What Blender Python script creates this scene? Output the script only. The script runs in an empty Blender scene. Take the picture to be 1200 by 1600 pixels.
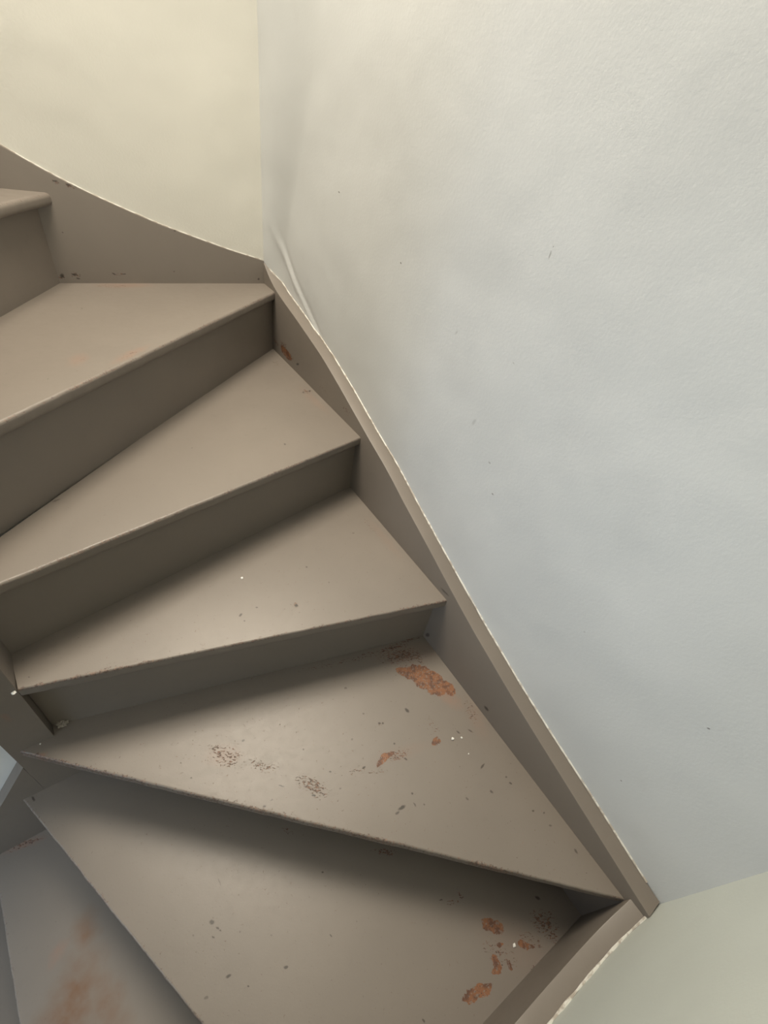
import bpy, bmesh, math, random
from mathutils import Vector, Matrix, noise
random.seed(4)
S = bpy.context.scene
COL = S.collection

# ------------------------------------------------------------------ camera
cam_d = bpy.data.cameras.new('camera')
cam = bpy.data.objects.new('camera', cam_d); COL.objects.link(cam)
F_PX, PX, PY = 687.7856, 13.868, 23.901
ROT = ((0.801732, 0.288543, -0.523420), (-0.574292, 0.614507, -0.540897), (0.165573, 0.734251, 0.658378))
cam.matrix_world = Matrix.Translation((-0.67709, -1.58208, 0.45246)) @ Matrix(ROT).to_4x4()
cam_d.sensor_fit = 'HORIZONTAL'; cam_d.sensor_width = 36.0
cam_d.lens = F_PX / 1200 * 36.0
cam_d.shift_x = -PX / 1200; cam_d.shift_y = PY / 1200
cam_d.clip_start = 0.02
S.camera = cam

# ------------------------------------------------------------------ light
S.view_settings.view_transform = 'Standard'; S.view_settings.look = 'None'
S.view_settings.gamma = 1.0; S.view_settings.use_curve_mapping = False
S.view_settings.exposure = 0.37
w = bpy.data.worlds.new('world'); S.world = w; w.use_nodes = True
w.node_tree.nodes['Background'].inputs[0].default_value = (0.80, 0.90, 1.0, 1)
w.node_tree.nodes['Background'].inputs[1].default_value = 0.06
def area(name, loc, target, size, power, color, size_y=None, spread=180):
    l = bpy.data.lights.new(name, 'AREA'); l.energy = power; l.color = color
    l.shape = 'RECTANGLE'; l.size = size; l.size_y = size_y or size; l.spread = math.radians(spread)
    o = bpy.data.objects.new(name, l); COL.objects.link(o); o.location = loc
    o.rotation_euler = (Vector(target) - Vector(loc)).to_track_quat('-Z', 'Y').to_euler()
    return o
area('ceiling_lamp_light', (-0.38, -0.32, 2.0), (-0.42, -0.62, 0), 1.0, 30, (1.0, 0.90, 0.75), spread=115)
area('stairwell_fill_light', (-1.0, -1.35, 2.3), (-0.6, -1.1, 0), 0.9, 5.0, (1.0, 0.93, 0.82))  # added overhead fill standing in for ceiling bounce, softens the nosing shadows
area('lower_window_light', (-2.1, -1.5, -0.25), (-1.15, -1.1, -0.95), 0.5, 1.0, (0.72, 0.85, 1.0), spread=55)
area('landing_window_light', (-2.4, -1.40, -0.1), (0, -1.30, 0.05), 0.7, 1.0, (0.70, 0.83, 1.0), 0.9, spread=50)

# ------------------------------------------------------------------ nodes
class NT:
    def __init__(s, name):
        s.m = bpy.data.materials.new(name); s.m.use_nodes = True
        s.t = s.m.node_tree; s.bsdf = s.t.nodes['Principled BSDF']
        s.pos = s.t.nodes.new('ShaderNodeNewGeometry').outputs['Position']
    def n(s, typ, **k):
        x = s.t.nodes.new(typ)
        for a, b in k.items(): setattr(x, a, b)
        return x
    def link(s, a, b): s.t.links.new(a, b)
    def setin(s, sock, v):
        if hasattr(v, 'is_linked') or hasattr(v, 'links'): s.link(v, sock)
        else: sock.default_value = v
    def math(s, op, a, b=0.0, c=0.0, clamp=False):
        x = s.n('ShaderNodeMath', operation=op); x.use_clamp = clamp
        s.setin(x.inputs[0], a); s.setin(x.inputs[1], b); s.setin(x.inputs[2], c)
        return x.outputs[0]
    def noise(s, vec, scale, detail=3, rough=.55, color=False):
        x = s.n('ShaderNodeTexNoise'); s.link(vec, x.inputs['Vector'])
        x.inputs['Scale'].default_value = scale; x.inputs['Detail'].default_value = detail
        x.inputs['Roughness'].default_value = rough
        return x.outputs['Color'] if color else x.outputs[0]
    def ramp(s, v, lo, hi, a=0.0, b=1.0):
        x = s.n('ShaderNodeMapRange', clamp=True); s.link(v, x.inputs[0])
        for i, q in enumerate((lo, hi, a, b)): x.inputs[i + 1].default_value = q
        x.interpolation_type = 'SMOOTHSTEP' if (a, b) == (0.0, 1.0) and lo < hi else 'LINEAR'
        return x.outputs[0]
    def mix(s, f, a, b):
        x = s.n('ShaderNodeMix', data_type='RGBA'); s.setin(x.inputs['Factor'], f)
        for sock, v in ((x.inputs[6], a), (x.inputs[7], b)):
            if isinstance(v, tuple): sock.default_value = (*v, 1)
            else: s.link(v, sock)
        return x.outputs[2]
    def distort(s, vec, scale, amp, detail=3):
        c = s.noise(vec, scale, detail, color=True)
        a = s.n('ShaderNodeVectorMath', operation='SUBTRACT'); s.link(c, a.inputs[0]); a.inputs[1].default_value = (.5, .5, .5)
        b = s.n('ShaderNodeVectorMath', operation='SCALE'); s.link(a.outputs[0], b.inputs[0]); b.inputs['Scale'].default_value = amp
        d = s.n('ShaderNodeVectorMath', operation='ADD'); s.link(vec, d.inputs[0]); s.link(b.outputs[0], d.inputs[1])
        return d.outputs[0]
    def flat(s, plane):
        """2D coordinates (u, v, 0) of the world position in the marked plane"""
        sp = s.n('ShaderNodeSeparateXYZ'); s.link(s.pos, sp.inputs[0])
        c = s.n('ShaderNodeCombineXYZ')
        i, j = {'xy': (0, 1), 'yz': (1, 2), 'xz': (0, 2)}[plane]
        s.link(sp.outputs[i], c.inputs[0]); s.link(sp.outputs[j], c.inputs[1])
        return c.outputs[0]
    def streak(s, vec):
        mp = s.n('ShaderNodeMapping', vector_type='TEXTURE'); s.link(vec, mp.inputs[0])
        mp.inputs[2].default_value = (0, 0, -.62); mp.inputs[3].default_value = (2.6, 1, 1)
        return mp.outputs[0]
    def spots(s, uv, lst, soft):
        """strongest of the oval marks (u, v, angle, major, minor, strength)"""
        out = None
        for (u, v, ang, ra, rb, st) in lst:
            mp = s.n('ShaderNodeMapping', vector_type='TEXTURE'); s.link(uv, mp.inputs[0])
            mp.inputs[1].default_value = (u, v, 0); mp.inputs[2].default_value = (0, 0, ang)
            mp.inputs[3].default_value = (ra, rb, 1)
            k = s.n('ShaderNodeSeparateXYZ'); s.link(mp.outputs[0], k.inputs[0])
            k2 = s.n('ShaderNodeCombineXYZ'); s.link(k.outputs[0], k2.inputs[0]); s.link(k.outputs[1], k2.inputs[1])
            ln = s.n('ShaderNodeVectorMath', operation='LENGTH'); s.link(k2.outputs[0], ln.inputs[0])
            r = s.ramp(ln.outputs['Value'], soft, 1.15, st, 0.0)
            out = r if out is None else s.math('MAXIMUM', out, r)
        return out
    def bump(s, h, strength, dist):
        b = s.n('ShaderNodeBump'); b.inputs['Strength'].default_value = strength
        b.inputs['Distance'].default_value = dist; s.link(h, b.inputs['Height'])
        s.link(b.outputs[0], s.bsdf.inputs['Normal'])

PAINT = (0.172, 0.149, 0.127)
def paint(name, marks=None, plane='xy', nose=None, nose_z=0.0, nose_wear=0.5, rough=0.45, base=PAINT):
    """taupe gloss paint; marks = worn places with a shape of their own; nose = (A, inward normal)"""
    s = NT(name)
    big = s.noise(s.pos, 3.0, 3); fine = s.noise(s.pos, 55, 4)
    col = s.mix(s.ramp(big, .3, .7), tuple(c * .95 for c in base), tuple(c * 1.05 for c in base))
    col = s.mix(s.ramp(fine, .62, .8, 0, .14), col, (0.115, 0.095, 0.08))
    speck = s.ramp(s.noise(s.pos, 420, 1), .77, .82, 0, .35)
    col = s.mix(speck, col, (0.05, 0.038, 0.03))
    rgh = s.ramp(fine, .2, .8, rough - .02, rough + .03)
    mk = marks or {}
    uv = s.flat(plane)
    uvd = s.distort(uv, 42, .022, 5); uvs = s.distort(uv, 180, .0035, 2)
    gr = s.noise(s.pos, 260, 3, .6); gr2 = s.noise(s.pos, 110, 5, .7); gr3 = s.noise(s.pos, 38, 3)
    depth = None
    if 'B' in mk: col = s.mix(s.spots(uvd, mk['B'], .1), col, (0.12, 0.108, 0.088))
    if 'P' in mk: col = s.mix(s.math('MULTIPLY', s.spots(uvd, mk['P'], .3), s.ramp(gr2, .3, .6, .4, 1.)), col, (0.225, 0.135, 0.098))
    if 'W' in mk:
        m = s.math('MULTIPLY', s.spots(s.distort(uv, 14, .06, 4), mk['W'], .2), s.ramp(gr3, .3, .65, .45, 1.))
        col = s.mix(m, col, (0.150, 0.082, 0.045))
    if 'S' in mk:
        st = s.distort(uv, 70, .01, 3)
        m = s.spots(s.distort(uv, 60, .012, 4), mk['S'], .35)
        cut = s.math('SUBTRACT', s.noise(s.streak(st), 330, 4, .6), s.math('MULTIPLY', s.math('SUBTRACT', 1.0, m), .16))
        f = s.math('MULTIPLY', s.ramp(cut, .47, .52), s.ramp(m, .02, .3))
        c2 = s.mix(s.ramp(gr, .4, .62), (0.040, 0.020, 0.013), (0.155, 0.070, 0.038))
        col = s.mix(s.math('MULTIPLY', f, .85), col, c2); depth = f
    if 'R' in mk:
        m = s.spots(uvd, mk['R'], .8)
        f = s.ramp(s.math('ADD', m, s.math('MULTIPLY', s.math('SUBTRACT', gr2, .5), 1.2)), .34, .52)
        f = s.math('MULTIPLY', f, s.ramp(s.noise(s.pos, 190, 3, .6), .57, .63, 1., .25))
        c2 = s.mix(s.ramp(s.noise(s.pos, 75, 4), .36, .60), (0.085, 0.030, 0.013), (0.205, 0.080, 0.028))
        c2 = s.mix(s.ramp(gr, .6, .66), c2, (0.05, 0.02, 0.012))
        col = s.mix(s.math('MULTIPLY', f, .92), col, c2); depth = f if depth is None else s.math('MAXIMUM', depth, f)
    if 'D' in mk:
        m = s.spots(uvs, mk['D'], .55)
        col = s.mix(s.math('MULTIPLY', m, .9), col, (0.030, 0.024, 0.018))
    if nose:
        A, nrm = nose
        sp = s.n('ShaderNodeVectorMath', operation='DOT_PRODUCT'); s.link(s.pos, sp.inputs[0]); sp.inputs[1].default_value = (nrm[0], nrm[1], 0)
        d = s.math('SUBTRACT', sp.outputs['Value'], A[0] * nrm[0] + A[1] * nrm[1])
        along = s.noise(s.pos, 9, 2)
        band = s.ramp(d, .0005, .0085, 1., 0.)
        sz = s.n('ShaderNodeSeparateXYZ'); s.link(s.pos, sz.inputs[0])
        band = s.math('MULTIPLY', band, s.ramp(sz.outputs[2], nose_z - (.022 if nose_wear > .78 else .008), nose_z - (.014 if nose_wear > .78 else .002)))
        wv = s.math('MULTIPLY', band, s.ramp(along, .38, .60, .45, 1.))
        cut = s.math('ADD', s.noise(s.pos, 190, 4, .65), s.math('MULTIPLY', s.math('SUBTRACT', wv, 1.), .24))
        f = s.math('MULTIPLY', s.ramp(cut, .41, .47), nose_wear)
        c2 = s.mix(s.ramp(gr, .42, .58), (0.055, 0.034, 0.024), (0.21, 0.135, 0.10))
        col = s.mix(f, col, c2)
        depth = f if depth is None else s.math('MAXIMUM', depth, f)
    s.link(col, s.bsdf.inputs['Base Color'])
    if depth is not None:
        rgh = s.math('ADD', rgh, s.math('MULTIPLY', depth, .12))
    s.link(rgh, s.bsdf.inputs['Roughness'])
    h = s.math('ADD', s.math('MULTIPLY', s.noise(s.pos, 14, 2), .35), s.math('MULTIPLY', s.noise(s.pos, 300, 2), .12))
    if depth is not None: h = s.math('SUBTRACT', h, s.math('MULTIPLY', depth, .5))
    s.bump(h, .35, .0016)
    return s.m

def plaster(name, base=(0.62, 0.615, 0.585), marks=None, plane='yz'):
    s = NT(name)
    big = s.noise(s.pos, 2.2, 3)
    col = s.mix(s.ramp(big, .3, .7), tuple(c * .95 for c in base), tuple(min(1, c * 1.03) for c in base))
    mid = s.noise(s.pos, 11, 4, .6)
    col = s.mix(s.ramp(mid, .6, .8, 0, .10), col, (0.47, 0.47, 0.44))
    if marks:
        uv = s.flat(plane)
        if 'B' in marks: col = s.mix(s.spots(uv, marks['B'], .1), col, (0.4, 0.38, 0.33))
        col = s.mix(s.spots(s.distort(uv, 160, .003, 2), marks['D'], .5), col, (0.10, 0.09, 0.085))
    s.link(col, s.bsdf.inputs['Base Color'])
    s.bsdf.inputs['Roughness'].default_value = .62
    h = s.math('ADD', s.math('MULTIPLY', s.noise(s.pos, 170, 3, .6), .3), s.math('MULTIPLY', s.noise(s.pos, 5, 2), 4.))
    s.bump(h, .45, .0022)
    return s.m

# ------------------------------------------------------------------ mesh helpers
def link(name, bm, mat, parent=None, smooth=True, kind=None, label=None, bevel=None):
    bmesh.ops.remove_doubles(bm, verts=bm.verts, dist=1e-5)
    bmesh.ops.recalc_face_normals(bm, faces=bm.faces)
    me = bpy.data.meshes.new(name); bm.to_mesh(me); bm.free()
    o = bpy.data.objects.new(name, me); COL.objects.link(o)
    me.materials.append(mat)
    if smooth:
        me.shade_smooth() if hasattr(me, 'shade_smooth') else None
        me.set_sharp_from_angle(angle=math.radians(40))
    if bevel:
        b = o.modifiers.new('bevel', 'BEVEL'); b.width = bevel; b.segments = 3; b.limit_method = 'ANGLE'
    if parent is not None: o.parent = parent
    if kind: o['kind'] = kind
    if label: o['label'] = label
    return o

def prism(bm, pts_a, pts_b):
    """solid between two matching outlines of 3D points"""
    a = [bm.verts.new(p) for p in pts_a]; b = [bm.verts.new(p) for p in pts_b]
    bm.faces.new(a); bm.faces.new(b[::-1])
    n = len(a)
    for i in range(n): bm.faces.new((a[i], a[(i + 1) % n], b[(i + 1) % n], b[i]))

def lerp(pts, t):
    for (a, za), (b, zb) in zip(pts, pts[1:]):
        if a <= t <= b: return za + (zb - za) * (t - a) / (b - a)
    return pts[0][1] if t < pts[0][0] else pts[-1][1]
def smooth_profile(pts, n, k=3):
    a, b = pts[0][0], pts[-1][0]
    xs = [a + (b - a) * i / n for i in range(n + 1)]
    zs = [lerp(pts, x) for x in xs]
    for _ in range(k):
        zs = [zs[0]] + [(zs[i - 1] + 2 * zs[i] + zs[i + 1]) / 4 for i in range(1, n)] + [zs[-1]]
    return list(zip(xs, zs))
def sstep(x): x = max(0, min(1, x)); return x * x * (3 - 2 * x)

# worn places in metres: (u, v, angle, major, minor, strength); R bare, S scratched, D nick, P rubbed, B stain, W wood
MARKS = {
 'T4': {
  'R': [(-0.1168,-1.2563,1.96,0.0578,0.0319,1),(-0.1472,-1.2175,2.34,0.0382,0.0149,0.8),(-0.0842,-1.3023,1.8,0.029,0.0171,0.6),(-0.3292,-1.3554,-2.98,0.0205,0.0068,0.9),(-0.3147,-1.3549,2.96,0.0147,0.0068,0.7),(-0.1986,-1.3889,3.05,0.0124,0.0097,0.7)],
  'S': [(-0.1346,-1.1659,2.73,0.0694,0.0265,1),(-0.1442,-1.131,2.91,0.0586,0.0115,0.9),(-0.2043,-1.1194,2.81,0.0543,0.0113,0.55),(-0.2663,-1.1059,2.81,0.0611,0.0092,0.45),(-0.3398,-1.0847,2.81,0.0584,0.009,0.4),(-0.0988,-1.1976,-1.74,0.0255,0.0154,0.8),(-0.0853,-1.1361,2.87,0.0357,0.006,1),(-0.2939,-1.3663,2.9,0.0356,0.0108,0.8),(-0.3868,-1.3442,2.78,0.026,0.009,0.6),(-0.1803,-1.3597,-1.83,0.0285,0.0116,0.5),(-0.0736,-1.378,-1.9,0.0365,0.0161,0.5),(-0.6133,-1.1695,2.25,0.0429,0.0239,0.7),(-0.5565,-1.2294,2.36,0.039,0.0134,0.6),(-0.4855,-1.3186,2.16,0.0419,0.0166,0.95),(-0.1513,-1.2001,2.27,0.0318,0.0152,0.6),(-0.3524,-1.369,2.7,0.0319,0.0039,0.6),(-0.2867,-1.2857,2.31,0.0096,0.0061,0.5)],
  'D': [(-0.2133,-1.2938,1.76,0.0073,0.0043,1),(-0.3486,-1.4551,2.99,0.0093,0.0035,1),(-0.3621,-1.4574,3.09,0.0056,0.0025,0.8),(-0.2894,-1.2841,2.63,0.0039,0.0026,0.9),(-0.2828,-1.2881,-3.07,0.0027,0.0025,0.9),(-0.314,-1.4459,2.81,0.0024,0.0021,0.9),(-0.1402,-1.4904,-2.98,0.0088,0.0022,0.9),(-0.1099,-1.5526,2.13,0.0041,0.0026,0.9),(-0.1089,-1.5375,3.03,0.0028,0.0021,0.8),(-0.1077,-1.6185,2.76,0.0033,0.002,0.9),(-0.1606,-1.54,1.83,0.0045,0.0026,0.8),(-0.3219,-1.4653,1.68,0.0051,0.0017,0.7),(-0.3044,-1.4766,2.81,0.0024,0.002,0.7),(-0.5387,-1.2846,2.42,0.0069,0.0015,0.9),(-0.4404,-1.3148,2.52,0.0029,0.0022,1),(-0.4918,-1.3359,2.34,0.0047,0.0025,1),(-0.684,-1.1735,2.27,0.0028,0.0019,0.9),(-0.5696,-1.1577,-3.08,0.0038,0.0025,0.9),(-0.4678,-1.2433,2.0,0.0024,0.0022,0.8),(-0.2173,-1.5199,1.85,0.0044,0.0025,0.6),(-0.1375,-1.402,1.92,0.0061,0.0022,0.8),(-0.1092,-1.4158,2.03,0.0072,0.0022,0.8),(-0.2838,-1.3824,2.06,0.0043,0.0025,0.9),(-0.2866,-1.3411,3.01,0.0026,0.0024,0.8),(-0.3733,-1.3466,3.1,0.0043,0.0023,0.9),(-0.0894,-1.6348,2.96,0.0027,0.0019,0.7),(-0.0861,-1.7198,-1.75,0.005,0.0026,0.7),(-0.3096,-1.2449,0.34,0.0027,0.0026,0.6),(-0.3129,-1.1672,2.62,0.0041,0.0029,0.6),(-0.5832,-1.3003,2.71,0.0027,0.002,1),(-0.5658,-1.2979,2.76,0.0033,0.002,0.6),(-0.4383,-1.3546,2.42,0.0023,0.0021,0.6),(-0.3645,-1.2812,2.57,0.0025,0.0024,0.5),(-0.0965,-1.6586,2.68,0.0038,0.0019,0.6),(-0.0383,-1.1358,0.51,0.0095,0.0083,1)],
  'P': [(-0.9173,-0.9778,2.66,0.0156,0.0064,0.8),(-0.6146,-1.1657,2.63,0.0395,0.0261,0.35),(-0.0707,-1.3988,-2.01,0.0626,0.0244,0.25),(-0.0993,-1.3196,1.82,0.0521,0.0222,0.55),(-0.1101,-1.1686,2.75,0.1128,0.0379,0.25),(-0.2797,-1.367,2.84,0.0808,0.0163,0.2)],
  'B': [(-0.5637,-1.2129,2.79,0.1802,0.0092,0.35)],
 },
 'T5': {
  'R': [(-0.2518,-1.7211,2.24,0.0242,0.0127,1),(-0.2144,-1.7866,2.38,0.0198,0.0063,1),(-0.3479,-1.775,2.86,0.0311,0.0108,0.95),(-0.3661,-1.7696,2.76,0.02,0.0069,0.7),(-0.2885,-1.7667,-1.88,0.0155,0.0098,0.6),(-0.2679,-1.7846,-1.77,0.008,0.0056,0.8),(-0.2587,-1.7533,2.92,0.009,0.004,0.7),(-0.2968,-1.7747,2.47,0.0123,0.0057,0.6)],
  'S': [(-0.2996,-1.6419,2.72,0.0184,0.0054,1),(-0.276,-1.642,-1.76,0.0143,0.0059,0.7),(-0.1496,-1.784,2.27,0.0334,0.0227,1),(-0.1535,-1.8092,1.84,0.0212,0.0141,0.9),(-0.1472,-1.7726,2.07,0.0168,0.0109,0.7),(-0.3754,-1.4795,2.44,0.0303,0.0086,1),(-0.2723,-1.7606,2.12,0.0449,0.0226,0.5),(-0.1986,-1.7878,2.34,0.0372,0.0152,0.45),(-0.2178,-1.8222,3.1,0.0228,0.0082,0.5),(-0.5407,-1.3225,2.23,0.0193,0.0061,0.7)],
  'D': [(-0.735,-1.3817,2.22,0.0056,0.0039,1),(-0.7287,-1.3965,2.0,0.0045,0.0016,0.9),(-0.726,-1.403,2.24,0.0022,0.0015,0.9),(-0.7404,-1.4045,2.1,0.0034,0.0015,0.9),(-0.7358,-1.4741,2.85,0.0051,0.0025,1),(-0.7788,-1.4782,2.83,0.0041,0.0024,0.6),(-0.711,-1.5082,2.42,0.0025,0.0014,1),(-0.6422,-1.5251,2.73,0.0048,0.0024,1),(-0.5482,-1.5355,1.81,0.0035,0.0014,0.9),(-0.512,-1.4348,2.49,0.003,0.0019,0.9),(-0.7003,-1.3277,1.6,0.0089,0.001,0.5),(-0.3196,-1.6229,2.55,0.005,0.0014,0.9),(-0.1297,-1.7484,2.22,0.0066,0.0033,0.9),(-0.4629,-1.7395,-1.43,0.0035,0.0019,0.9),(-0.6462,-1.4664,2.32,0.0022,0.0016,0.4),(-0.7708,-1.3811,2.21,0.0022,0.0015,0.4),(-0.695,-1.4268,2.27,0.0022,0.0016,0.4),(-0.9824,-0.9594,1.78,0.0073,0.0026,0.9)],
  'P': [(-0.2343,-1.763,2.04,0.1044,0.0478,0.2)],
 },
 'T6': {
  'S': [(-1.0581,-0.9573,2.95,0.0439,0.0078,0.9)],
  'P': [(-1.0276,-1.2158,-2.3,0.0271,0.0143,0.55),(-1.0581,-0.9573,2.95,0.0465,0.0094,0.6)],
  'W': [(-1.0073,-1.3117,-1.96,0.0899,0.0574,1),(-0.9562,-1.3481,1.87,0.0818,0.0289,0.8),(-1.0283,-1.3401,2.39,0.063,0.0332,1),(-0.972,-1.204,-1.78,0.0468,0.0288,0.8)],
 },
 'T3': {
  'S': [(-0.3753,-1.0107,1.78,0.0095,0.0065,0.6),(-0.0683,-0.8595,-1.7,0.0396,0.0086,0.5)],
  'D': [(-0.3757,-1.0147,1.28,0.0047,0.0043,1),(-0.4935,-0.9814,-2.57,0.0053,0.0027,1),(-0.4553,-0.9781,2.52,0.003,0.0023,0.8),(-0.4921,-0.9996,2.12,0.0024,0.0021,0.8),(-0.3001,-0.9192,0.92,0.0028,0.0027,0.8),(-0.1273,-0.864,2.98,0.0039,0.0032,0.5),(-0.2751,-0.9889,1.01,0.0026,0.002,0.6),(-0.8681,-0.9344,2.04,0.0021,0.0013,0.8)],
  'P': [(-0.0584,-0.9169,-1.61,0.0952,0.0153,0.2)],
 },
 'T2': {
  'S': [(0.3214,0.5647,-1.94,0.0122,0.0035,0.1),(-0.0408,-0.4079,1.61,0.0214,0.014,0.8),(-0.0491,-0.1902,1.42,0.0308,0.016,0.5)],
  'D': [(-0.0309,-0.4062,1.04,0.0076,0.0034,0.9),(-0.0545,-0.4085,1.05,0.0075,0.0033,0.7),(-0.2367,-0.6599,1.42,0.0044,0.0028,0.8),(-0.7401,-0.692,-2.82,0.0079,0.0026,0.6),(-0.4516,-0.5987,1.31,0.0036,0.0024,0.3)],
  'P': [(-0.0477,-0.4634,1.59,0.0939,0.0167,0.25),(0.0487,-0.6773,-2.02,0.0132,0.0068,0.3)],
  'B': [(-0.2287,-0.5631,-2.67,0.1696,0.0488,0.12)],
 },
 'T1': {
  'S': [(-0.6209,-0.5068,-2.02,0.029,0.0145,0.25),(-0.5218,-0.4942,-2.37,0.0383,0.0111,0.5),(-0.4645,-0.0257,-3.11,0.0408,0.0169,0.6)],
  'D': [(-0.5663,-0.2015,1.4,0.0059,0.0017,0.5),(-0.6833,-0.5792,1.47,0.0035,0.0013,0.4)],
  'P': [(-0.6226,-0.5032,-2.03,0.0361,0.0186,0.4),(-0.5218,-0.4942,-2.4,0.0656,0.0133,0.55),(-0.4308,-0.02,-3.13,0.0855,0.023,0.5)],
 },
 'SR': {
  'R': [(-0.1853,-0.1653,-3.06,0.0464,0.0147,1)],
  'S': [(-0.1635,-0.152,-3.08,0.0373,0.021,1),(-0.2119,-0.1632,3.05,0.0443,0.0117,1),(-0.1022,-0.1603,-3.08,0.0319,0.0114,0.9),(-0.6062,-0.1581,-3.02,0.0269,0.0123,0.7),(-0.4648,-0.1627,3.11,0.0433,0.0082,0.4)],
  'D': [(-0.2787,-0.1636,2.7,0.0121,0.0043,1),(-1.1564,-0.6009,2.0,0.0132,0.0063,0.8),(-1.1574,-0.5614,1.99,0.0124,0.0059,0.9),(-1.1603,-0.3704,3.02,0.0171,0.0033,0.7),(-1.4016,-0.5539,2.82,0.0082,0.0062,1),(-0.7571,-0.1751,-2.84,0.0135,0.0038,0.9)],
  'P': [(-0.2014,-0.1676,3.06,0.0403,0.0123,0.5)],
 },
 'SB': {
  'S': [(-0.5765,0.0165,1.77,0.0108,0.0083,1),(-0.5431,0.02,2.89,0.0119,0.0086,1),(-0.4331,0.0228,-3.11,0.0165,0.005,0.9),(-0.529,0.2268,3.06,0.0103,0.0041,1),(-0.5038,0.2216,2.97,0.0132,0.0042,1),(-0.2862,0.0313,-3.02,0.0056,0.0035,0.5)],
  'D': [(-0.5746,0.0181,0.89,0.006,0.0047,1),(-0.5457,0.0215,2.99,0.0062,0.0028,1),(-0.5392,0.0121,2.91,0.005,0.0022,1),(-0.449,0.0242,2.65,0.0056,0.0023,1),(-0.4229,0.0245,-3.12,0.0056,0.0014,1),(-0.5313,0.2278,-2.98,0.0058,0.0021,0.9),(-0.5049,0.2228,3.11,0.0057,0.0023,0.9),(-0.4903,0.2216,2.33,0.0027,0.002,1),(-0.3817,0.1832,-2.53,0.0022,0.0017,1),(-0.2662,0.1397,-3.04,0.0045,0.002,1),(-0.0198,0.0136,-3.01,0.0038,0.0033,1),(-0.5451,0.1202,2.59,0.0019,0.0014,0.8),(-0.2859,0.0331,-3.08,0.0031,0.0015,0.6)],
 },
 'SF': {
  'R': [(-0.1206,-0.8714,2.21,0.0373,0.021,0.8),(-0.1542,-0.8608,1.94,0.0332,0.0198,0.6)],
  'S': [(-0.1404,-0.8468,2.01,0.0519,0.0398,1)],
  'D': [(-0.3152,-0.8665,1.84,0.0217,0.0022,0.5)],
 },
 'WR': {
  'D': [(-1.0924,0.3535,1.61,0.0059,0.0016,0.45),(-0.7071,0.2436,-2.84,0.0032,0.0015,1),(-0.4078,0.3222,-2.9,0.004,0.0017,0.9),(-1.1578,-0.0724,3.12,0.0031,0.0022,0.6),(-1.685,-0.1405,2.41,0.0023,0.0016,0.8),(-0.9318,0.1764,2.04,0.0052,0.0028,0.2),(-1.0487,0.0381,1.96,0.0097,0.0039,0.2),(-1.1219,-0.0165,3.1,0.0037,0.002,0.4),(-1.4627,-0.1748,3.07,0.0026,0.0021,0.2),(-1.6755,-0.3911,2.46,0.0018,0.0017,0.6),(-1.093,0.3648,-1.59,0.0021,0.001,0.5),(-1.0956,0.1828,-3.13,0.0025,0.0015,0.3)],
  'B': [(-0.9129,0.1162,-2.86,0.1827,0.053,0.05)],
 },
}
# ------------------------------------------------------------------ measured plan of the stair (metres)
SKR, SK, L = 0.037, 0.060, 1.832          # slight run-out of the right and front strings
XN, YN = -0.8877, -0.9505                   # visible arris of the newel post
NW, YNB = -0.960, -0.866
def xr(y, t=0): return SKR * y + t           # right string face at depth y
def yf(x, t=0): return -L - SK * x - t       # front string face at x
Z = {-1: .398, 0: .203, 1: 0.0, 2: -.1951, 3: -.3868, 4: -.5833, 5: -.7773, 6: -.9772, 7: -1.172, 8: -1.367}

# ------------------------------------------------------------------ the setting
LEFT, CEIL, FLOOR = -2.9, 2.42, -1.95
M_wall = plaster('plaster_right', (0.70, 0.72, 0.725), MARKS['WR'], 'yz')
M_wall2 = plaster('plaster_back', (0.77, 0.76, 0.70))
M_wall3 = plaster('plaster_front', (0.63, 0.67, 0.63))

FOLD = [(-.10, .42), (-.02, .28), (.045, .155), (.10, .085), (.15, .045), (.22, .015), (.40, -.03)]
def FADE(z): return sstep((z + .12) / .12) * sstep((.21 - z) / .12)
def wall_x(s_, z):
    wdt = .085 + .22 * sstep((z + .02) / .75)
    x = -SKR * s_ + .0015 + .0385 * sstep((s_ + .01) / wdt) ** .8
    if s_ < .55 and z < .35:                              # hand-smoothed plaster fold running out of the corner
        sf = lerp(FOLD, z); q = s_ - sf
        x -= FADE(z) * (.0028 * math.exp(-(q / .012) ** 2) - .002 * math.exp(-((q - .03) / .018) ** 2))
    x += .0016 * noise.noise(Vector((s_ * 5, z * 5, 1.3)))
    e = s_ - (L + .033)                                   # rounded plaster corner with the front wall
    if e > 0:
        r = .003; x -= r - math.sqrt(max(0, r * r - min(e, r) ** 2))
    return x
bm = bmesh.new()
ss = [-.007] + [i * .005 for i in range(97)] + [.505 + i * .03 for i in range(45)]
ss = [q for q in ss if q < L] + [L + .033 + .003 * math.sin(math.radians(a)) for a in range(0, 91, 9)]
zs = [FLOOR, -1.2, -.8] + [-.7 + .03 * i for i in range(19)] + [-.15 + .01 * i for i in range(50)] + [.36 + .03 * i for i in range(25)] + [1.3, 1.8, CEIL]
grid = [[bm.verts.new((wall_x(a, z), -a, z)) for a in ss] for z in zs]
for i in range(len(zs) - 1):
    for j in range(len(ss) - 1):
        bm.faces.new((grid[i][j], grid[i][j + 1], grid[i + 1][j + 1], grid[i + 1][j]))
link('wall_right', bm, M_wall, kind='structure')

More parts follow.
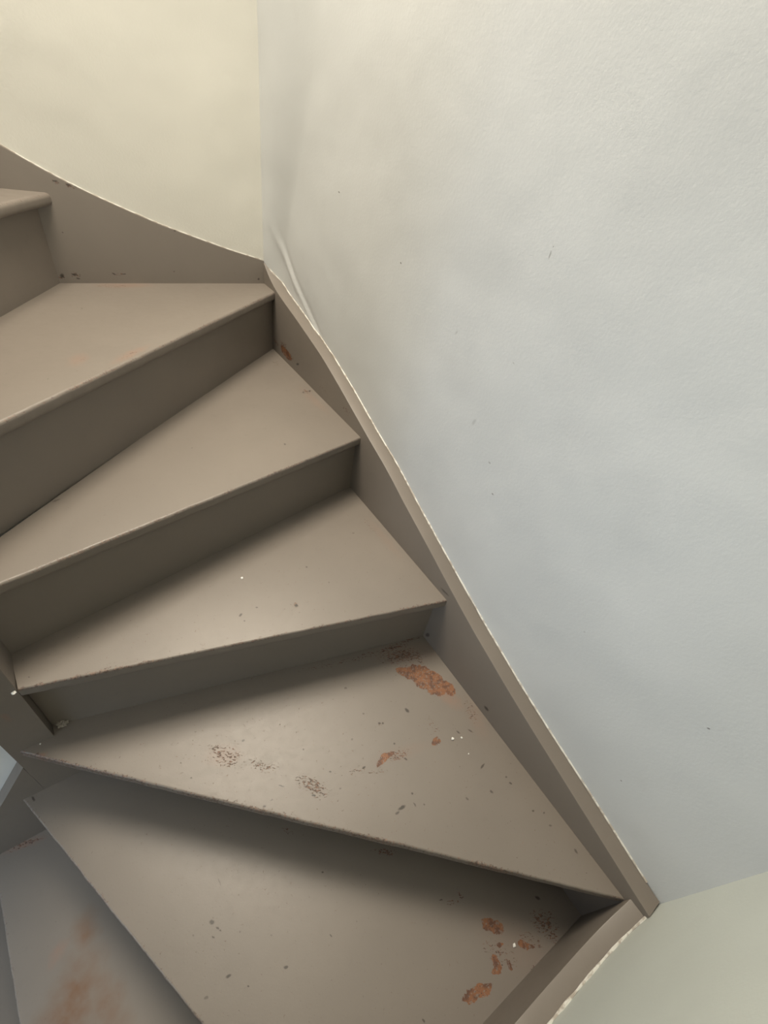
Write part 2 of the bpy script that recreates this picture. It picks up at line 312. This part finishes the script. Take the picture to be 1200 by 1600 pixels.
bm = bmesh.new()
prism(bm, [(LEFT, .006, FLOOR), (.01, .006, FLOOR), (.01, .006, CEIL), (LEFT, .006, CEIL)],
          [(LEFT, .10, FLOOR), (.01, .10, FLOOR), (.01, .10, CEIL), (LEFT, .10, CEIL)])
link('wall_back', bm, M_wall2, smooth=False, kind='structure')
bm = bmesh.new()
x0 = wall_x(ss[-1], 0) + .012
prism(bm, [(LEFT, yf(LEFT, .035), FLOOR), (x0, yf(x0, .035), FLOOR), (x0, yf(x0, .035), CEIL), (LEFT, yf(LEFT, .035), CEIL)],
          [(LEFT, yf(LEFT, .14), FLOOR), (x0, yf(x0, .14), FLOOR), (x0, yf(x0, .14), CEIL), (LEFT, yf(LEFT, .14), CEIL)])
link('wall_front', bm, M_wall3, smooth=False, kind='structure')
bm = bmesh.new()   # thin partition between the two flights, behind the newel post
prism(bm, [(LEFT, -.918, FLOOR), (NW - .001, -.918, FLOOR), (NW - .001, -.918, CEIL), (LEFT, -.918, CEIL)],
          [(LEFT, -.897, FLOOR), (NW - .001, -.897, FLOOR), (NW - .001, -.897, CEIL), (LEFT, -.897, CEIL)])
link('wall_inner', bm, M_wall, smooth=False, kind='structure')
def slab(name, z0, z1):
    bm = bmesh.new()
    q = [(LEFT, -2.1), (.16, -2.1), (.16, .12), (LEFT, .12)]
    prism(bm, [(x, y, z0) for x, y in q], [(x, y, z1) for x, y in q])
    link(name, bm, M_wall2, smooth=False, kind='structure')
slab('floor', FLOOR - .05, FLOOR); slab('ceiling', CEIL, CEIL + .05)

# ------------------------------------------------------------------ the stair
stair = bpy.data.objects.new('winder_staircase', None); COL.objects.link(stair)
stair.location = (0, 0, 0)
stair['label'] = 'taupe gloss-painted wooden winder staircase turning down around the plaster corner walls'
stair['category'] = 'staircase'

CUTS = {4: [-.52, -.36, -.22], 5: [-.42]}
def tread(k, A, B, rest, wear, label=None, th=.026, rough=.42):
    """board: rounded nosing from A to B (plan points), then the other corners of the outline"""
    z = Z[k]; A = Vector(A); B = Vector(B); d = (B - A); ln = d.length; d.normalize()
    nrm = Vector((-d.y, d.x))
    c = Vector((sum(p[0] for p in rest) / len(rest), sum(p[1] for p in rest) / len(rest)))
    if (c - A).dot(nrm) < 0: nrm = -nrm
    r = {0: .0095, -1: .0095, 1: .0065, 2: .0055}.get(k, .004); prof = []
    for a in range(0, 91, 18): t = math.radians(a); prof.append((r - r * math.sin(t), -r + r * math.cos(t)))
    r2 = min(.009, r * 1.6)
    for a in range(0, 91, 18): t = math.radians(a); prof.append((r2 - r2 * math.cos(t), -th + r2 - r2 * math.sin(t)))
    n = max(40, int(ln / .008)); bm = bmesh.new(); rows = []
    for i in range(n + 1):
        p = A + d * (ln * i / n)
        j = .0011 * noise.noise(Vector((p.x * 22, p.y * 22, k * 3.1))) + .0006 * noise.noise(Vector((p.x * 90, p.y * 90, k * 7.7)))
        jz = .0004 * noise.noise(Vector((p.x * 40, p.y * 40, k + 20)))
        rows.append([bm.verts.new((p.x + nrm.x * (o + j), p.y + nrm.y * (o + j), z + q + jz)) for o, q in prof])
    for a, b in zip(rows, rows[1:]):
        for i in range(len(prof) - 1): bm.faces.new((a[i], a[i + 1], b[i + 1], b[i]))
    top = [bm.verts.new((x, y, z)) for x, y in rest]; bot = [bm.verts.new((x, y, z - th)) for x, y in rest]
    bm.faces.new([r_[0] for r_ in rows] + top); bm.faces.new([r_[-1] for r_ in rows] + bot)
    for i in range(len(rest) - 1): bm.faces.new((top[i], top[i + 1], bot[i + 1], bot[i]))
    bm.faces.new(rows[-1] + [bot[0], top[0]]); bm.faces.new(rows[0] + [bot[-1], top[-1]])
    mk = MARKS.get('T%d' % k); cuts = CUTS.get(k, [])
    for cx in cuts:                                        # a board with many marks carries them in a few material slots
        bmesh.ops.bisect_plane(bm, geom=bm.verts[:] + bm.edges[:] + bm.faces[:], plane_co=(cx, 0, 0), plane_no=(1, 0, 0))
    mats = []; edges = [-9] + cuts + [9]
    for lo, hi in zip(edges, edges[1:]):
        sub = {t: [q for q in l if q[0] + q[3] + .02 > lo and q[0] - q[3] - .02 < hi] for t, l in (mk or {}).items()}
        sub = {t: l for t, l in sub.items() if l}
        print('tread', k, sum(len(l) for l in sub.values()))
        mats.append(paint('painted_tread_%d' % k, sub, 'xy', ((A.x, A.y), (nrm.x, nrm.y)), z, wear, rough))
    for f in bm.faces:
        cx = f.calc_center_median().x; f.material_index = sum(cx > c for c in cuts)
    o = link('tread', bm, mats[0], stair, label=label)
    for m in mats[1:]: o.data.materials.append(m)
    return o

M_riser = paint('painted_riser')
def riser(k, A, B, th=.018):
    """upright board from tread k down to tread k+1, A to B in plan on its front face"""
    A = Vector(A); B = Vector(B); d = (B - A).normalized(); nrm = Vector((-d.y, d.x))
    if nrm.y < 0 and abs(nrm.y) > .3 or (abs(nrm.y) <= .3 and nrm.x > 0): pass
    bm = bmesh.new(); z1 = Z[k] - .024; z0 = Z[k + 1] - .004
    back = riser.back[k]; nrm = nrm if nrm.dot(Vector(back)) > 0 else -nrm
    n = 30; f = []; b = []
    for i in range(n + 1):
        p = A + (B - A) * i / n
        j = .0008 * noise.noise(Vector((p.x * 9, p.y * 9, k)))
        f.append((p.x + nrm.x * j, p.y + nrm.y * j)); b.append((p.x + nrm.x * th, p.y + nrm.y * th))
    o = f + b[::-1]
    prism(bm, [(x, y, z0) for x, y in o], [(x, y, z1) for x, y in o])
    return link('riser', bm, M_riser, stair)
riser.back = {-1: (-1, 0), 0: (-1, .5), 1: (-.5, 1), 2: (0, 1), 3: (0, 1), 4: (1, 1), 5: (1, 0), 6: (1, 0), 7: (1, 0)}

E_ = .004
# risers (front faces, plan)
R0 = ((-.583, .003), (-1.10, -.864)); R1 = ((xr(-.066) + E_, -.066), (-.968, -.864))
R2 = ((xr(-.678) + E_, -.678), (XN - .002, -.869)); R3 = ((xr(-1.1437) + E_, -1.1445), (XN + .001, -.9255))
R4 = ((xr(-1.772) + E_, -1.772), (-.882, YN + .003)); R5 = ((-.655, yf(-.655) - .003), (-.972, YN + .002))
R6 = ((-1.045, yf(-1.045) - .003), (-1.088, YN + .002)); R7 = ((-1.28, yf(-1.28) - .003), (-1.30, YN + .002))
RM = ((-.85, .003), (-1.20, -.864))
# nosing lines
N0 = ((-.549 + .001, .003), (-.549 - .62 * .864, -.864)); N1 = ((xr(-.0911) + E_, -.0911 + .003), (-.938, -.864))
N2 = ((xr(-.7017) + E_, -.7017), (XN - .002, -.8932)); N3 = ((xr(-1.1762) + E_, -1.177), (XN + .001, -.9515))
N4 = ((xr(-1.829) + E_, -1.831), (-.9465, YN)); N5 = ((-.690, yf(-.690) - .003), (-1.001, YN + .001))
N6 = ((-1.075, yf(-1.075) - .003), (-1.120, YN + .001)); N7 = ((-1.31, yf(-1.31) - .003), (-1.33, YN + .001))

riser(-1, *RM); riser(0, *R0); riser(1, *R1); riser(2, *R2); riser(3, *R3); riser(4, *R4); riser(5, *R5); riser(6, *R6); riser(7, *R7)
tread(-1, (-.82, .003), (-1.17, -.864), [(-1.42, -.864), (-1.12, .003)], .4)
tread(0, *N0, [(-1.225, -.864), (-.875, .003)], .45, 'upper tread with a rounded nosing, cut off by the left edge')
tread(1, *N1, [(-1.075, -.864), (-.60, .004), (xr(0) + E_, .004)], .62, 'kite-shaped tread reaching into the back wall corner')
tread(2, *N2, [(XN - .002, -.864), (-.95, -.864), (xr(-.045) + E_, -.045)], .55)
tread(3, *N3, [(XN - .002, -.862), (xr(-.655) + E_, -.655)], .75, 'winder tread with a chipped nosing')
tread(4, *N4, [(-.9465, YN + .001), (XN + .0005, YN + .001), (XN + .0005, -.905), (xr(-1.12) + E_, -1.12)], .8,
      'pointed corner tread scuffed with orange rust-coloured worn patches')
tread(5, *N5, [(-.86, YN + .001), (xr(-1.75) + E_, -1.75), (xr(-1.83) + E_, yf(-.07) - .003)], .5,
      'shaded tread with bare orange-brown patches near the front string')
tread(6, *N6, [(-.95, YN + .001), (-.63, yf(-.63) - .003)], .3, 'lower tread with a broad brown worn stain', rough=.5)
tread(7, *N7, [(-1.06, YN + .001), (-1.02, yf(-1.02) - .003)], .3)
tread(8, (-1.55, yf(-1.55)), (-1.55, YN + .001), [(-1.28, YN + .001), (-1.26, yf(-1.26) - .003)], .3)

# wall strings
def string_solid(name, prof, pt, bottom, marks, plane, lab):
    """prof: (run, top z); pt(run, 0/1) gives the plan point on the inner / wall side"""
    bm = bmesh.new(); pr = smooth_profile(prof, 110, 4)
    pr = [(a, z + .0009 * noise.noise(Vector((a * 14, 3.3, 0)))) for a, z in pr]
    rows = []
    r = .0022
    for a, z in pr:
        f = Vector(pt(a, 0)); b = Vector(pt(a, 1)); u = (b - f).normalized()
        zb = bottom(a)
        q = [(f, zb), (f, z - r), (f + u * r * .3, z - r * .3), (f + u * r, z), (b, z + .0012 * noise.noise(Vector((a * 30, 8, 0)))), (b, zb)]
        rows.append([bm.verts.new((p.x, p.y, h)) for p, h in q])
    for A, B in zip(rows, rows[1:]):
        for i in range(6): bm.faces.new((A[i], A[(i + 1) % 6], B[(i + 1) % 6], B[i]))
    bm.faces.new(rows[0]); bm.faces.new(rows[-1])
    return link(name, bm, paint('painted_' + name + plane, marks, plane), stair, label=lab)

RP = [(0, .062), (.03, .038), (.06, .022), (.121, .002), (.271, -.030), (.44, -.070), (.559, -.110), (.729, -.172), (.831, -.206), (.962, -.262),
      (1.015, -.282), (1.191, -.353), (1.283, -.388), (1.434, -.437), (1.59, -.480), (1.693, -.507), (1.784, -.531), (1.832 + .03, -.551)]
string_solid('wall_string', RP, lambda a, s_: (xr(-a, .037 * s_ * (sstep((a + .012) / .085) ** .8) + .001 * s_), -a),
             lambda a: lerp([(0, -.30), (.7, -.52), (1.2, -.72), (1.9, -.95)], a), MARKS['SR'], 'yz', 'string board along the right wall')
BP = [(-1.35, .72), (-1.0, .49), (-.80, .375), (-.70, .326), (-.619, .285), (-.57, .2585), (-.516, .232), (-.45, .204), (-.383, .179), (-.298, .149), (-.202, .121), (-.109, .0945), (-.002, .069), (.001, .068)]
string_solid('wall_string', BP, lambda a, s_: (a, .0055 * s_), lambda a: lerp([(-1.35, .1), (0, -.25)], a), MARKS['SB'], 'xz',
             'string board along the back wall, chipped at the tread corner')
FP = [(-2.2, -1.78), (-1.4, -1.28), (-.95, -.98), (-.62, -.72), (-.46, -.618), (-.37, -.603), (-.30, -.606), (-.225, -.604), (-.15, -.597), (-.098, -.584), (-.07, -.562), (-.045, -.552), (-.028, -.550)]
string_solid('wall_string', FP, lambda a, s_: (a, yf(a, .0315 * s_)), lambda a: lerp([(-2.2, -1.94), (-1.4, -1.60), (-.6, -1.1), (0, -.95)], a), MARKS['SF'], 'xz',
             'string board along the front wall')
# inner string of the lower flight, below the newel post
M_str = paint('painted_string_inner')
bm = bmesh.new()
IP = [(-2.2, -1.72), (-1.4, -1.15), (-1.15, -.925), (-1.036, -.763), (NW - .0001, -.649)]
def strip(prof, y0, y1, drop):
    bm = bmesh.new()
    top = [(a, z) for a, z in prof]; bot = [(a, z - drop) for a, z in prof[::-1]]
    o = top + bot
    prism(bm, [(a, y0, z) for a, z in o], [(a, y1, z) for a, z in o]); return bm
link('inner_string', strip(IP, YN, -.9185, .62), M_str, stair, label='inner string of the lower flight beside the newel post', smooth=False)
link('inner_string', strip([(-2.2, 1.35), (-1.4, .78), (-1.1, .50), (NW - .0006, .345)], -.8965, -.866, .62), M_str, stair, smooth=False, bevel=.0015)
# newel post
bm = bmesh.new()
o = [(XN, YN), (NW, YN), (NW, YNB), (XN, YNB)]
prism(bm, [(x, y, -1.9) for x, y in o], [(x, y, .95) for x, y in o])
s = NT('x'); bpy.data.materials.remove(s.m)
link('newel_post', bm, paint('painted_newel', {'P': [(-.925, -.455, 0, .006, .018, .5)]}, 'xz'), stair, smooth=False, bevel=.0008, label='square newel post the winder treads turn around')

# ------------------------------------------------------------------ filler beads where strings meet plaster
s = NT('filler'); s.bsdf.inputs['Roughness'].default_value = .38
s.link(s.mix(s.ramp(s.noise(s.pos, 60, 3), .45, .62), (0.66, 0.65, 0.60), (0.40, 0.36, 0.31)), s.bsdf.inputs['Base Color'])
s.bump(s.noise(s.pos, 120, 3), .4, .002); M_fill = s.m
def bead(name, pts, r, seed):
    bm = bmesh.new(); rings = []; N = 7
    for i, p in enumerate(pts):
        p = Vector(p); t = (Vector(pts[min(i + 1, len(pts) - 1)]) - Vector(pts[max(i - 1, 0)])).normalized()
        u = t.cross(Vector((0, 0, 1))).normalized(); v = u.cross(t)
        rr = r * (1 + .55 * noise.noise(Vector((i * .31, seed, 0))) + .35 * noise.noise(Vector((i * .9, seed, 5))))
        rings.append([bm.verts.new(p + u * rr * math.cos(k * 2 * math.pi / N) + v * rr * math.sin(k * 2 * math.pi / N)) for k in range(N)])
    for a, b in zip(rings, rings[1:]):
        for k in range(N): bm.faces.new((a[k], a[(k + 1) % N], b[(k + 1) % N], b[k]))
    bm.faces.new(rings[0]); bm.faces.new(rings[-1])
    link(name, bm, M_fill, kind='structure')
pr = smooth_profile(RP, 220, 4)
bead('trim_1', [(wall_x(a, z) - .0012, -a, z + .001) for a, z in pr if .01 < a < L + .004], .0020, 1)
pr = smooth_profile(BP, 160, 4)
bead('trim_2', [(a, .0048, z + .0005) for a, z in pr if a < -.006], .0016, 2)
pr = smooth_profile(FP, 200, 4)
bead('trim_3', [(a, yf(a, .033), z + .001) for a, z in pr if -1.6 < a < -.055], .0026, 3)

# ------------------------------------------------------------------ loose crumbs and flakes
def mat(name, c, r=.5):
    s = NT(name); s.link(s.mix(s.noise(s.pos, 300, 2), tuple(x * .8 for x in c), c), s.bsdf.inputs['Base Color']); s.bsdf.inputs['Roughness'].default_value = r; return s.m
M_white = mat('white_crumb', (.85, .84, .80)); M_grey = mat('dust_grit', (.30, .27, .23))
def crumb(name, loc, r, label, cat, m=M_white, squash=.6, seed=0, group=None):
    bm = bmesh.new(); bmesh.ops.create_icosphere(bm, subdivisions=3, radius=r)
    for v in bm.verts:
        n_ = v.co.normalized(); v.co *= 1 + .5 * noise.noise(n_ * 1.4 + Vector((seed, 0, 0))) + (.9 if cat == 'dust clump' else .1) * noise.noise(n_ * 4.5 + Vector((0, seed, 0))); v.co.z *= squash
    lo = min(v.co.z for v in bm.verts)
    for v in bm.verts: v.co.z -= lo
    o = link(name, bm, m); o.location = loc; o['label'] = label; o['category'] = cat
    if group: o['group'] = group
    return o
crumb('plaster_crumb', (-.4519, -.8837, Z[3]), .0028, 'small white plaster crumb alone in the middle of the third full tread', 'crumb', seed=1)
crumb('plaster_crumb', (-.1609, -1.4069, Z[4]), .0030, 'larger white plaster crumb of the pair on the rust-scuffed corner tread', 'crumb', seed=2, squash=.8)
crumb('plaster_crumb', (-.1400, -1.4164, Z[4]), .0023, 'smaller white plaster crumb of the pair, nearer the right string', 'crumb', seed=3)
crumb('plaster_crumb', (-.1504, -1.4527, Z[4]), .0014, 'tiny white speck of plaster just below the pair of crumbs', 'crumb', seed=4)
crumb('plaster_crumb', (-.2360, -1.7703, Z[5]), .0034, 'white plaster crumb among the orange patches on the shaded tread', 'crumb', seed=5)
crumb('plaster_crumb', (-.9115, -.9545, Z[4]), .0014, 'tiny white crumb against the newel post on the pointed tread tip', 'crumb', seed=6)
crumb('dust_clump', (-.8700, -.9330, Z[4]), .0085, 'pale clump of grit and dust in the inner corner of the rust-scuffed tread', 'dust clump', M_grey, .6, 7)
crumb('paint_flake', (-.8925, -.9535, Z[3] - .004), .0035, 'white flake of chipped paint at the newel end of the chipped nosing', 'paint flake', M_white, .5, 8)
